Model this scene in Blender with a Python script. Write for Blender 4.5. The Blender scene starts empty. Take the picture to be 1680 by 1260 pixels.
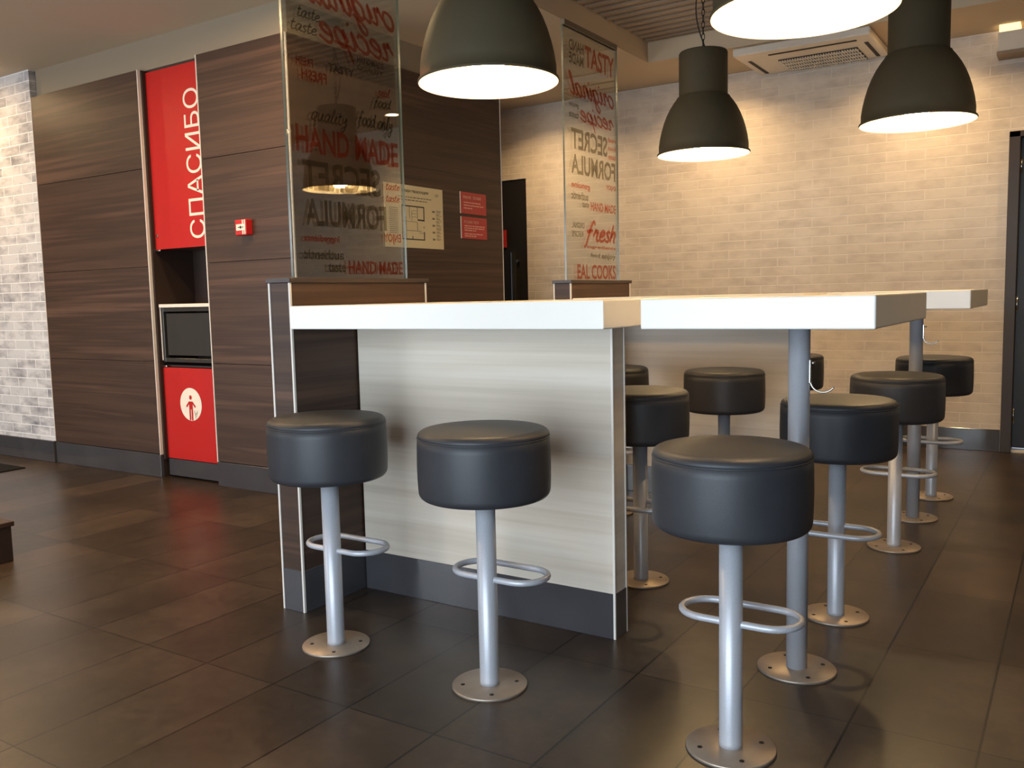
import bpy, bmesh, math, random
from mathutils import Vector, Matrix

scene = bpy.context.scene
col = scene.collection
random.seed(4)
S = 1.13                                   # eye height in metres; plan dimensions below are given in eye heights


def h(v):
    return v * S


# ------------------------------------------------------------------ camera, world, light, exposure
cam_d = bpy.data.cameras.new('camera')
cam = bpy.data.objects.new('camera', cam_d)
col.objects.link(cam)
cam_d.sensor_width = 36.0
cam_d.lens = 1449.476 / 1680 * 36.0
cam_d.clip_start = 0.05
yaw, pitch, roll = (math.radians(a) for a in (-32.94135172, -5.61257763, -1.31078865))
fwd = Vector((math.sin(yaw) * math.cos(pitch), math.cos(yaw) * math.cos(pitch), math.sin(pitch)))
rgt0 = Vector((math.cos(yaw), -math.sin(yaw), 0))
up0 = rgt0.cross(fwd)
rgt = math.cos(roll) * rgt0 + math.sin(roll) * up0
upv = -math.sin(roll) * rgt0 + math.cos(roll) * up0
mw = Matrix((rgt, upv, -fwd)).transposed().to_4x4()
mw.translation = Vector((0, 0, S))
cam.matrix_world = mw
scene.camera = cam

world = bpy.data.worlds.new('world')
scene.world = world
world.use_nodes = True
bgn = world.node_tree.nodes['Background']
bgn.inputs['Color'].default_value = (0.55, 0.66, 0.85, 1)
bgn.inputs['Strength'].default_value = 1.0


def area(name, loc, rot, sx, sy, power, color, spread=180):
    d = bpy.data.lights.new(name, 'AREA')
    d.shape = 'RECTANGLE'
    d.size, d.size_y = sx, sy
    d.energy = power
    d.color = color
    d.spread = math.radians(spread)
    o = bpy.data.objects.new(name, d)
    col.objects.link(o)
    o.location = loc
    o.rotation_euler = rot
    return o


# daylight entering through the two windows behind the camera
area('daylight_near', (-0.95, -1.52, 1.08), (math.radians(84), 0, 0), 3.2, 1.95, 195, (0.77, 0.885, 1.0))
area('daylight_far', (-6.2, -1.52, 1.08), (math.radians(76), 0, 0), 3.4, 1.95, 190, (0.88, 0.93, 1.0))

vs = scene.view_settings
vs.view_transform = 'Standard'
vs.look = 'None'
vs.gamma = 1.0
vs.use_curve_mapping = False
vs.exposure = 0.0

BULB_STRENGTH = 102.0
ADDED_LIGHT_STRENGTH = 850.0
ADDED_BEAM_LENS = 60.0
ADDED_BEAM_POWER = 11.5


# ------------------------------------------------------------------ materials
def rgb(r, g, b):
    f = lambda c: (c / 255 / 12.92) if c / 255 <= 0.04045 else ((c / 255 + 0.055) / 1.055) ** 2.4
    return (f(r), f(g), f(b), 1.0)


class NT:
    def __init__(self, name):
        self.m = bpy.data.materials.new(name)
        self.m.use_nodes = True
        self.t = self.m.node_tree
        self.b = self.t.nodes['Principled BSDF']

    def n(self, typ, **kw):
        nd = self.t.nodes.new(typ)
        for k, v in kw.items():
            setattr(nd, k, v)
        return nd

    def link(self, a, b):
        self.t.links.new(a, b)

    def math(self, op, a, b=None, c=None):
        nd = self.n('ShaderNodeMath', operation=op)
        for i, v in enumerate((a, b, c)):
            if v is None:
                continue
            if isinstance(v, (int, float)):
                nd.inputs[i].default_value = v
            else:
                self.link(v, nd.inputs[i])
        return nd.outputs[0]

    def mix(self, fac, a, b, blend='MIX'):
        nd = self.n('ShaderNodeMix', data_type='RGBA', blend_type=blend)
        for i, v in ((0, fac), (6, a), (7, b)):
            if isinstance(v, (int, float)):
                nd.inputs[i].default_value = v
            elif isinstance(v, tuple):
                nd.inputs[i].default_value = v
            else:
                self.link(v, nd.inputs[i])
        return nd.outputs[2]

    def noise(self, vec, scale, detail=3.0, rough=0.5):
        nd = self.n('ShaderNodeTexNoise')
        nd.inputs['Scale'].default_value = scale
        nd.inputs['Detail'].default_value = detail
        nd.inputs['Roughness'].default_value = rough
        if vec is not None:
            self.link(vec, nd.inputs['Vector'])
        return nd.outputs['Fac']

    def ramp(self, fac, stops):
        nd = self.n('ShaderNodeValToRGB')
        el = nd.color_ramp.elements
        while len(el) < len(stops):
            el.new(0.5)
        for e, (p, c) in zip(el, stops):
            e.position = p
            e.color = c
        self.link(fac, nd.inputs[0])
        return nd.outputs['Color']

    def pos(self):
        g = self.n('ShaderNodeTexCoord')
        s = self.n('ShaderNodeSeparateXYZ')
        self.link(g.outputs['Object'], s.inputs[0])
        return g.outputs['Object'], s.outputs

    def comb(self, x, y, z=0.0):
        c = self.n('ShaderNodeCombineXYZ')
        for i, v in enumerate((x, y, z)):
            if isinstance(v, (int, float)):
                c.inputs[i].default_value = v
            else:
                self.link(v, c.inputs[i])
        return c.outputs[0]

    def bump(self, hgt, strength, dist=0.002):
        b = self.n('ShaderNodeBump')
        b.inputs['Strength'].default_value = strength
        b.inputs['Distance'].default_value = dist
        self.link(hgt, b.inputs['Height'])
        self.link(b.outputs[0], self.b.inputs['Normal'])

    def set(self, color=None, rough=None, metal=None, spec=None):
        if color is not None:
            if isinstance(color, tuple):
                self.b.inputs['Base Color'].default_value = color
            else:
                self.link(color, self.b.inputs['Base Color'])
        if rough is not None:
            if isinstance(rough, (int, float)):
                self.b.inputs['Roughness'].default_value = rough
            else:
                self.link(rough, self.b.inputs['Roughness'])
        if metal is not None:
            self.b.inputs['Metallic'].default_value = metal
        if spec is not None:
            self.b.inputs['Specular IOR Level'].default_value = spec
        return self.m


def plain(name, color, rough=0.5, metal=0.0, spec=0.5, var=0.08, scale=12.0):
    t = NT(name)
    v, _ = t.pos()
    f = t.noise(v, scale, 4)
    dark = tuple(c * (1 - var) for c in color[:3]) + (1,)
    lite = tuple(min(1, c * (1 + var)) for c in color[:3]) + (1,)
    return t.set(t.mix(f, dark, lite), rough, metal, spec)


def wood(name, stops, su, sv, rough=0.5, spec=0.4, seed=0.0):
    """laminate with grain running horizontally along either wall direction"""
    t = NT(name)
    _, p = t.pos()
    u = t.math('ADD', p[0], p[1])
    board = t.math('FLOOR', t.math('MULTIPLY', p[2], 1.62))
    ub = t.math('ADD', u, t.math('MULTIPLY', board, 3.7))
    v1 = t.comb(t.math('MULTIPLY', ub, su), t.math('MULTIPLY', p[2], sv), seed)
    v2 = t.comb(t.math('MULTIPLY', ub, su * 2.2), t.math('MULTIPLY', p[2], sv * 6), seed + 5)
    n1 = t.noise(v1, 1.0, 3, 0.55)
    n2 = t.noise(v2, 1.0, 4, 0.6)
    f = t.math('ADD', t.math('MULTIPLY', n1, 0.72), t.math('MULTIPLY', n2, 0.28))
    m = t.set(t.ramp(f, stops), rough, 0, spec)
    t.bump(n2, 0.08, 0.001)
    return m


M = {}
M['dark_wood'] = wood('dark_wood_laminate', [(0.28, rgb(56, 41, 33)), (0.42, rgb(77, 57, 46)), (0.52, rgb(61, 45, 37)), (0.64, rgb(95, 71, 57)), (0.78, rgb(68, 50, 41))], 0.30, 7.0, 0.48, 0.3)
M['dark_inner'] = plain('dark_niche_board', rgb(46, 31, 25), 0.6)
M['pale_wood'] = wood('pale_wood_laminate', [(0.30, rgb(176, 164, 148)), (0.46, rgb(204, 192, 176)), (0.55, rgb(214, 204, 190)), (0.72, rgb(190, 176, 160))], 0.3, 6.0, 0.42, 0.35, 9.0)
M['slate'] = plain('slate_skirting_tile', rgb(68, 67, 70), 0.09, 0, 1.0, 0.25, 5.0)
M['white_top'] = plain('white_solid_surface', rgb(238, 234, 226), 0.3, 0, 0.5, 0.02)
M['trim'] = plain('pale_metal_edging', rgb(224, 217, 208), 0.4, 0.0)
M['red'] = plain('red_laminate', rgb(184, 31, 27), 0.38, 0, 0.4, 0.03)
M['red_box'] = plain('red_plastic', rgb(190, 30, 28), 0.4)
M['white_print'] = plain('white_print', rgb(236, 222, 204), 0.5, 0, 0.3, 0.02)
M['black'] = plain('black_plastic', rgb(24, 23, 23), 0.45)
M['near_black'] = plain('black_door_paint', rgb(36, 33, 30), 0.45, 0, 0.4)
M['door_frame'] = plain('dark_brown_frame', rgb(62, 51, 43), 0.45, 0, 0.4)
M['flap'] = plain('smoked_flap', rgb(62, 60, 58), 0.28, 0.3, 0.5, 0.15, 6)
M['steel'] = plain('grey_metallic_paint', rgb(184, 186, 193), 0.38, 0.25, 0.5, 0.12, 260)
M['plate'] = plain('worn_steel_plate', rgb(166, 152, 138), 0.42, 0.6, 0.5, 0.15, 30)
M['rail'] = plain('beige_glass_rail', rgb(112, 98, 78), 0.5)
M['bolt'] = plain('dark_bolt', rgb(52, 46, 42), 0.5, 0.6)
M['chrome'] = plain('chrome', rgb(214, 212, 208), 0.15, 1.0, 0.5, 0.02)
M['shade'] = plain('dark_bronze_enamel', rgb(72, 64, 47), 0.68, 0.0, 0.25, 0.05)
M['shade_in'] = plain('white_enamel', rgb(240, 232, 214), 0.6, 0, 0.3, 0.01)
M['cord'] = plain('black_cord', rgb(30, 26, 22), 0.6)
M['ceiling'] = plain('ceiling_paint', rgb(200, 180, 152), 0.85, 0, 0.2, 0.04, 1.2)
M['fascia'] = plain('beige_wall_paint', rgb(144, 130, 110), 0.8, 0, 0.2, 0.03, 1.5)
M['slat'] = plain('brown_ceiling_slat', rgb(150, 128, 104), 0.6)
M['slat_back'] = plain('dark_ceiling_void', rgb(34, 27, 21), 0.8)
M['cap'] = plain('dark_divider_cap', rgb(56, 44, 40), 0.4)
M['ac'] = plain('off_white_plastic', rgb(222, 212, 196), 0.45)
M['ac_dark'] = plain('dark_vent', rgb(40, 32, 26), 0.7)
M['paper'] = plain('cream_plan_sheet', rgb(226, 212, 170), 0.35, 0, 0.5, 0.03)
M['ink'] = plain('black_ink', rgb(36, 32, 28), 0.6)
M['ink_grey'] = plain('grey_ink', rgb(128, 116, 92), 0.6)
M['notice_red'] = plain('notice_red', rgb(186, 44, 44), 0.4)
M['notice_ink'] = plain('notice_lettering', rgb(226, 160, 148), 0.5)
M['mat'] = plain('charcoal_mat', rgb(34, 33, 33), 0.9, 0, 0.1, 0.3, 90)
M['white_plain'] = plain('white_paint', rgb(214, 206, 194), 0.6)


def leather():
    t = NT('charcoal_leatherette')
    v, _ = t.pos()
    vo = t.n('ShaderNodeTexVoronoi')
    vo.inputs['Scale'].default_value = 420
    t.link(v, vo.inputs['Vector'])
    f = t.noise(v, 9, 4)
    m = t.set(t.mix(f, rgb(42, 43, 47), rgb(54, 55, 59)), 0.47, 0, 0.42)
    t.bump(vo.outputs['Distance'], 0.12, 0.001)
    return m


M['leather'] = leather()


def floor_mat():
    t = NT('dark_floor_tiles')
    v, p = t.pos()
    u = t.math('DIVIDE', t.math('SUBTRACT', p[0], -0.1785), 0.3023)
    w = t.math('DIVIDE', t.math('SUBTRACT', p[1], 2.331), 0.603)

    def edge(a, half):
        fr = t.math('FRACT', t.math('ADD', a, 0.5))
        d = t.math('ABSOLUTE', t.math('SUBTRACT', fr, 0.5))
        return t.math('LESS_THAN', d, half)
    wob = t.math('MULTIPLY', t.math('SUBTRACT', t.noise(v, 60, 2), 0.5), 0.008)
    g = t.math('MAXIMUM', edge(t.math('ADD', u, wob), 0.0032 / 0.3023), edge(t.math('ADD', w, t.math('MULTIPLY', wob, 0.5)), 0.0022 / 0.603))
    wn = t.n('ShaderNodeTexWhiteNoise', noise_dimensions='2D')
    t.link(t.comb(t.math('FLOOR', u), t.math('FLOOR', w)), wn.inputs['Vector'])
    cloud = t.noise(v, 2.6, 6, 0.62)
    fine = t.noise(v, 26, 5, 0.65)
    f = t.math('ADD', t.math('ADD', t.math('MULTIPLY', cloud, 0.6), t.math('MULTIPLY', fine, 0.25)), t.math('MULTIPLY', wn.outputs['Value'], 0.15))
    c = t.ramp(f, [(0.32, rgb(42, 34, 28)), (0.50, rgb(61, 50, 41)), (0.68, rgb(86, 71, 59))])
    c = t.mix(g, c, rgb(17, 13, 11))
    r = t.math('ADD', 0.27, t.math('MULTIPLY', fine, 0.12))
    m = t.set(c, r, 0, 0.4)
    t.bump(t.math('SUBTRACT', t.math('MULTIPLY', fine, 0.10), g), 0.3, 0.0010)
    return m


M['floor'] = floor_mat()


def brick_mat(name, c1, c2, mortar, smudge, amount, bstr):
    t = NT(name)
    v, p = t.pos()
    bt = t.n('ShaderNodeTexBrick')
    bt.offset = 0.5
    bt.inputs['Scale'].default_value = 1.0
    bt.inputs['Brick Width'].default_value = 0.255
    bt.inputs['Row Height'].default_value = 0.0705
    bt.inputs['Mortar Size'].default_value = 0.0035
    bt.inputs['Mortar Smooth'].default_value = 0.3
    bt.inputs['Color1'].default_value = (0, 0, 0, 1)
    bt.inputs['Color2'].default_value = (1, 1, 1, 1)
    bt.inputs['Mortar'].default_value = (0.5, 0.5, 0.5, 1)
    t.link(t.comb(t.math('ADD', p[0], p[1]), t.math('ADD', p[2], 0.022)), bt.inputs['Vector'])
    sv = t.comb(t.math('MULTIPLY', t.math('ADD', p[0], p[1]), 5.5), t.math('MULTIPLY', p[2], 12.0))
    sm = t.noise(sv, 1.0, 5, 0.6)
    big = t.noise(v, 1.4, 2)
    per = t.n('ShaderNodeSeparateColor')
    t.link(bt.outputs['Color'], per.inputs[0])
    k = t.math('ADD', t.math('ADD', t.math('MULTIPLY', sm, 0.9), t.math('MULTIPLY', big, 0.35)), t.math('MULTIPLY', per.outputs[0], 0.16))
    base = t.mix(per.outputs[0], c1, c2)
    mask = t.n('ShaderNodeMapRange')
    mask.inputs['From Min'].default_value = 0.62
    mask.inputs['From Max'].default_value = 0.98
    mask.inputs['To Max'].default_value = amount
    t.link(k, mask.inputs['Value'])
    cc = t.mix(mask.outputs[0], base, smudge)
    cc = t.mix(bt.outputs['Fac'], cc, mortar)
    m = t.set(cc, 0.62, 0, 0.3)
    t.bump(t.math('SUBTRACT', t.math('MULTIPLY', sm, 0.3), bt.outputs['Fac']), bstr, 0.004)
    return m


M['brick_l'] = brick_mat('whitewashed_brick_grey', rgb(204, 201, 199), rgb(220, 216, 213), rgb(240, 238, 236), rgb(106, 103, 110), 0.95, 0.35)
M['brick_b'] = brick_mat('whitewashed_brick_cream', rgb(220, 206, 188), rgb(226, 212, 195), rgb(230, 218, 203), rgb(172, 157, 142), 0.6, 0.5)


def thin_glass(name, tint, refl=1.0):
    t = NT(name)
    t.t.nodes.remove(t.b)
    out = [n for n in t.t.nodes if n.type == 'OUTPUT_MATERIAL'][0]
    tr = t.n('ShaderNodeBsdfTransparent')
    tr.inputs[0].default_value = tint
    gl = t.n('ShaderNodeBsdfGlossy')
    gl.inputs['Roughness'].default_value = 0.0
    fr = t.n('ShaderNodeFresnel')
    fr.inputs['IOR'].default_value = 1.45
    mx = t.n('ShaderNodeMixShader')
    t.link(t.math('MULTIPLY', fr.outputs[0], refl), mx.inputs[0])
    t.link(tr.outputs[0], mx.inputs[1])
    t.link(gl.outputs[0], mx.inputs[2])
    t.link(mx.outputs[0], out.inputs[0])
    return t.m


M['glass'] = thin_glass('clear_glass', (0.965, 0.975, 0.95, 1), 0.5)
M['glass_edge'] = plain('green_glass_edge', rgb(86, 94, 82), 0.2, 0.0, 0.6)
M['pane'] = thin_glass('window_glass', (0.97, 0.98, 0.98, 1))


def print_mat(name, color, tint, cover):
    """translucent film: tints what lies behind it and scatters a little light"""
    t = NT(name)
    out = [n for n in t.t.nodes if n.type == 'OUTPUT_MATERIAL'][0]
    t.set(color, 0.6, 0, 0.2)
    tr = t.n('ShaderNodeBsdfTransparent')
    tr.inputs[0].default_value = tint
    mx = t.n('ShaderNodeMixShader')
    mx.inputs[0].default_value = cover
    t.link(tr.outputs[0], mx.inputs[1])
    t.link(t.b.outputs[0], mx.inputs[2])
    t.link(mx.outputs[0], out.inputs[0])
    return t.m


M['print_red'] = print_mat('red_glass_print', rgb(150, 44, 32), (0.82, 0.34, 0.26, 1), 0.06)
M['print_dark'] = print_mat('grey_glass_print', rgb(84, 74, 58), (0.50, 0.46, 0.38, 1), 0.05)


def emit(name, color, strength):
    t = NT(name)
    t.set(color, 0.5)
    t.b.inputs['Emission Color'].default_value = color
    t.b.inputs['Emission Strength'].default_value = strength
    return t.m


M['bulb'] = emit('lit_warm_bulb', (1.0, 0.70, 0.36, 1), BULB_STRENGTH)
M['downlight'] = emit('lit_downlight_lens', (1.0, 0.68, 0.34, 1), ADDED_LIGHT_STRENGTH)  # lens of the added, unseen ceiling fill lights
M['downlight_bright'] = emit('lit_beam_lens', (1.0, 0.68, 0.34, 1), ADDED_BEAM_LENS)
M['lit_panel'] = emit('lit_lamp_panel', (1.0, 0.72, 0.36, 1), 1.6)  # glow standing for light spilling from a spot above the box


# ------------------------------------------------------------------ mesh helpers
def add_box(bm, lo, hi, bev=0.0, seg=2, mi=0):
    lo, hi = Vector(lo), Vector(hi)
    t = bmesh.new()
    bmesh.ops.create_cube(t, size=1.0)
    for v in t.verts:
        v.co = Vector([(lo[i] + hi[i]) / 2 + v.co[i] * (hi[i] - lo[i]) for i in range(3)])
    if bev > 0:
        bmesh.ops.bevel(t, geom=list(t.edges), offset=bev, segments=seg, profile=0.5, affect='EDGES')
    return merge(bm, t, mi)


def merge(bm, t, mi=0, mat=None):
    if mat is not None:
        t.transform(mat)
    mp = {}
    for v in t.verts:
        mp[v] = bm.verts.new(v.co)
    for f in t.faces:
        nf = bm.faces.new([mp[v] for v in f.verts])
        nf.material_index = mi if mi else f.material_index
        nf.smooth = f.smooth
    t.free()


def add_lathe(bm, prof, n=48, c=(0, 0, 0), mi=0, cap=True, smooth=True):
    rings = []
    for r, z in prof:
        if r < 1e-6:
            rings.append([bm.verts.new((c[0], c[1], c[2] + z))])
        else:
            rings.append([bm.verts.new((c[0] + r * math.cos(2 * math.pi * i / n), c[1] + r * math.sin(2 * math.pi * i / n), c[2] + z)) for i in range(n)])
    for a, b in zip(rings, rings[1:]):
        for i in range(n):
            j = (i + 1) % n
            if len(a) == 1 and len(b) == 1:
                continue
            if len(a) == 1:
                f = bm.faces.new((a[0], b[j], b[i]))
            elif len(b) == 1:
                f = bm.faces.new((a[i], a[j], b[0]))
            else:
                f = bm.faces.new((a[i], a[j], b[j], b[i]))
            f.smooth = smooth
            f.material_index = mi
    if cap:
        for ring, flip in ((rings[0], True), (rings[-1], False)):
            if len(ring) > 2:
                f = bm.faces.new(list(reversed(ring)) if flip else ring)
                f.material_index = mi


def add_tube(bm, pts, r, n=12, closed=False, mi=0):
    pts = [Vector(p) for p in pts]
    m = len(pts)
    rings = []
    prev = None
    for i, p in enumerate(pts):
        if closed:
            d = (pts[(i + 1) % m] - pts[i - 1]).normalized()
        else:
            d = (pts[min(i + 1, m - 1)] - pts[max(i - 1, 0)]).normalized()
        if prev is None:
            a = Vector((0, 0, 1)) if abs(d.z) < 0.9 else Vector((1, 0, 0))
            nrm = d.cross(a).normalized()
        else:
            nrm = (prev - d * prev.dot(d)).normalized()
        prev = nrm
        b = d.cross(nrm)
        rings.append([bm.verts.new(p + r * (math.cos(2 * math.pi * k / n) * nrm + math.sin(2 * math.pi * k / n) * b)) for k in range(n)])
    for i in range(m if closed else m - 1):
        a, b = rings[i], rings[(i + 1) % m]
        for k in range(n):
            l = (k + 1) % n
            f = bm.faces.new((a[k], a[l], b[l], b[k]))
            f.smooth = True
            f.material_index = mi
    if not closed:
        for rg, rev in ((rings[0], True), (rings[-1], False)):
            f = bm.faces.new(list(reversed(rg)) if rev else rg)
            f.material_index = mi


def obj(name, bm, mats, parent=None, loc=None):
    bmesh.ops.recalc_face_normals(bm, faces=bm.faces)
    me = bpy.data.meshes.new(name)
    bm.to_mesh(me)
    bm.free()
    for m in (mats if isinstance(mats, (list, tuple)) else [mats]):
        me.materials.append(m)
    o = bpy.data.objects.new(name, me)
    col.objects.link(o)
    if parent is not None:
        o.parent = parent
    if loc is not None:
        o.location = loc
    return o


def box_obj(name, lo, hi, mat, parent=None, bev=0.002):
    bm = bmesh.new()
    add_box(bm, lo, hi, bev)
    return obj(name, bm, mat, parent)


def thing(name, label, cat, loc=(0, 0, 0), group=None):
    o = bpy.data.objects.new(name, None)
    o.empty_display_size = 0.1
    col.objects.link(o)
    o.location = loc
    tag(o, label, cat, group)
    return o


def tag(o, label, cat, group=None):
    o['label'] = label
    o['category'] = cat
    o['kind'] = 'thing'
    if group:
        o['group'] = group
    return o


def struct(name, bm, mats, label=None):
    o = obj(name, bm, mats)
    o['kind'] = 'structure'
    if label:
        o['label'] = label
    return o


def text_bm(s, bold=0.0, shear=0.0):
    """flat lettering as a mesh in the unit square (x to the right, y up)"""
    cu = bpy.data.curves.new('lettering', 'FONT')
    cu.body = s
    cu.offset = bold
    cu.shear = shear
    cu.resolution_u = 3
    o = bpy.data.objects.new('lettering', cu)
    col.objects.link(o)
    dg = bpy.context.evaluated_depsgraph_get()
    me = bpy.data.meshes.new_from_object(o.evaluated_get(dg))
    bm = bmesh.new()
    bm.from_mesh(me)
    bpy.data.objects.remove(o)
    bpy.data.curves.remove(cu)
    bpy.data.meshes.remove(me)
    xs = [v.co.x for v in bm.verts]
    ys = [v.co.y for v in bm.verts]
    x0, x1, y0, y1 = min(xs), max(xs), min(ys), max(ys)
    for v in bm.verts:
        v.co = Vector(((v.co.x - x0) / (x1 - x0), (v.co.y - y0) / (y1 - y0), 0))
    return bm


def put_text(bm, s, origin, ux, uy, bold=0.0, shear=0.0, mirror=False, mi=0):
    t = text_bm(s, bold, shear)
    origin, ux, uy = Vector(origin), Vector(ux), Vector(uy)
    for v in t.verts:
        x = 1 - v.co.x if mirror else v.co.x
        v.co = origin + ux * x + uy * v.co.y
    merge(bm, t, mi)


# brush script: every letter is a few strokes on a unit x-height, baseline at 0
SCRIPT = {
    'o': (0.85, [[(.5, 1), (.15, .85), (.05, .4), (.28, .02), (.62, .15), (.76, .55), (.62, .95), (.45, .98)]]),
    'r': (0.80, [[(0, .45), (.2, 1.05), (.24, .86), (.50, .92), (.46, .4), (.55, .05), (.85, .15)]]),
    'i': (0.55, [[(0, .3), (.2, 1), (.17, .3), (.3, .02), (.6, .2)], [(.27, 1.34), (.32, 1.48)]]),
    'g': (0.92, [[(.7, .88), (.4, 1), (.1, .7), (.12, .2), (.4, .05), (.66, .5), (.76, .98), (.7, .1), (.58, -.6), (.32, -.82), (.12, -.58), (.4, -.2), (.95, .15)]]),
    'n': (0.92, [[(0, .2), (.14, .98), (.1, .05)], [(.12, .5), (.4, .98), (.6, .82), (.57, .25), (.7, .02), (.98, .2)]]),
    'a': (0.95, [[(.68, .88), (.4, 1), (.1, .65), (.15, .12), (.4, .03), (.66, .5), (.74, .98), (.69, .25), (.8, .02), (1.0, .2)]]),
    'l': (0.60, [[(0, .25), (.34, 1.2), (.38, 1.74), (.22, 1.68), (.14, 1), (.18, .2), (.36, .02), (.65, .25)]]),
    'e': (0.80, [[(.05, .42), (.46, .58), (.6, .84), (.38, 1.0), (.12, .75), (.09, .3), (.36, .02), (.85, .3)]]),
    'c': (0.78, [[(.64, .8), (.44, 1), (.12, .75), (.09, .3), (.36, .02), (.82, .3)]]),
    'p': (0.90, [[(0, .35), (.18, .98), (.12, 0), (.04, -.82)], [(.14, .5), (.42, 1), (.7, .78), (.64, .3), (.4, .04), (.2, .15), (.9, .2)]]),
    't': (0.60, [[(.17, 1.6), (.13, .4), (.3, .02), (.62, .2)], [(-.1, 1.05), (.5, 1.12)]]),
    's': (0.66, [[(.55, .9), (.3, 1), (.12, .8), (.3, .55), (.52, .3), (.36, .02), (.03, .12)]]),
    'f': (0.90, [[(.88, 1.5), (.64, 1.8), (.42, 1.4), (.3, .4), (.2, -.4), (.0, -.6)], [(0, .8), (.72, .98)]]),
    'h': (0.92, [[(.14, 1.7), (.06, 0)], [(.09, .4), (.36, .95), (.58, .8), (.54, .15), (.74, 0)]]),
    'd': (1.0, [[(.68, .88), (.4, 1), (.1, .65), (.15, .12), (.4, .03), (.68, .6), (.8, 1.7), (.72, .25), (.84, .02), (1.05, .2)]]),
    'u': (0.95, [[(.05, 1), (.07, .3), (.3, .02), (.6, .4), (.66, 1), (.63, .2), (.76, .02), (1.0, .2)]]),
    'y': (0.95, [[(.05, 1), (.1, .45), (.34, .38), (.62, .95), (.6, -.4), (.32, -.82), (.1, -.5), (.9, .2)]]),
    'q': (0.95, [[(.68, .88), (.4, 1), (.1, .65), (.15, .12), (.4, .03), (.66, .5), (.74, .98), (.62, -.8), (.9, -.4)]]),
    ' ': (0.6, []),
}


def catmull(p, n=6):
    q = [p[0]] + list(p) + [p[-1]]
    out = []
    for i in range(1, len(q) - 2):
        a, b, c, d = q[i - 1], q[i], q[i + 1], q[i + 2]
        for k in range(n):
            t = k / n
            out.append(tuple(0.5 * (2 * b[j] + (c[j] - a[j]) * t + (2 * a[j] - 5 * b[j] + 4 * c[j] - d[j]) * t * t + (3 * b[j] - a[j] - 3 * c[j] + d[j]) * t ** 3) for j in (0, 1)))
    out.append(p[-1])
    return out


def script_bm(bm, s, y0, y1, base, xh, x, mirror, width=0.17):
    """brush lettering on the plane X = x, between y0 and y1, resting on the height base"""
    strokes, adv = [], 0.0
    for ch in s:
        w, st = SCRIPT[ch]
        for q in st:
            strokes.append([(adv + a + 0.28 * b, b) for a, b in catmull(q)])
        adv += w
    xs = [p[0] for q in strokes for p in q]
    a, b = min(xs), max(xs)
    kx = (y1 - y0) / (b - a)
    for n, q in enumerate(strokes):
        pts = []
        for px, pz in q:
            u = (px - a) * kx
            pts.append(Vector(((y1 - u) if mirror else (y0 + u), base + pz * xh)))
        prev = None
        for i, p in enumerate(pts):
            d = pts[min(i + 1, len(pts) - 1)] - pts[max(i - 1, 0)]
            d = d.normalized() if d.length > 1e-9 else Vector((1, 0))
            f = i / (len(pts) - 1)
            hw = xh * width * (0.55 + 0.45 * math.sin(math.pi * min(1, 0.12 + f * 0.85))) * 0.62
            o = Vector((-d.y, d.x)) * hw
            l = bm.verts.new((x + n * 2e-5, p.x + o.x, p.y + o.y))
            r = bm.verts.new((x + n * 2e-5, p.x - o.x, p.y - o.y))
            if prev:
                bm.faces.new((prev[0], prev[1], r, l))
            prev = (l, r)


# ------------------------------------------------------------------ room shell
ZC = h(2.480)                    # ceiling
YW = h(3.149)                    # front of wood clad block
XL, XR = h(-5.572), h(-3.310)    # its left end and its corner
YB = h(6.04)                     # back brick wall
NX0, NX1 = h(-4.484), h(-3.985)  # niche for waste cabinet
ROOM_L, ROOM_R, ROOM_F = -10.0, 3.4, -1.3

bm = bmesh.new()
add_box(bm, (ROOM_L, ROOM_F, -0.1), (ROOM_R, YB + 0.2, 0.0))
struct('floor', bm, M['floor'], 'dark brown stone look floor tiles')

# ceiling with a rectangular recess for slats
RX0, RX1, RY0, RY1 = h(-2.41), h(0.22), 1.1, h(5.415)
ZR = h(2.60)
bm = bmesh.new()
T = 0.42
add_box(bm, (ROOM_L, ROOM_F, ZC), (RX0, YB + 0.2, ZC + T))
add_box(bm, (RX1, ROOM_F, ZC), (ROOM_R, YB + 0.2, ZC + T))
add_box(bm, (RX0, RY1, ZC), (RX1, YB + 0.2, ZC + T))
add_box(bm, (RX0, ROOM_F, ZC), (RX1, RY0, ZC + T))
struct('ceiling', bm, M['ceiling'], 'plain painted ceiling around a slatted recess')

g = thing('slatted_ceiling_grille', 'brown slatted grille recessed in the ceiling above the tables', 'ceiling grille', (RX0, RY0, ZR))
bm = bmesh.new()
y = RY1 - 0.03
while y > RY0 + 0.07:
    add_box(bm, (0.01, y - 0.044 - RY0, 0.0), (RX1 - RX0 - 0.01, y - RY0, 0.09), 0.003, 1)
    y -= 0.102
obj('slats', bm, M['slat'], g)
box_obj('backing', (0.002, 0.002, 0.20), (RX1 - RX0 - 0.002, RY1 - RY0 - 0.002, 0.22), M['slat_back'], g, 0)


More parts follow.
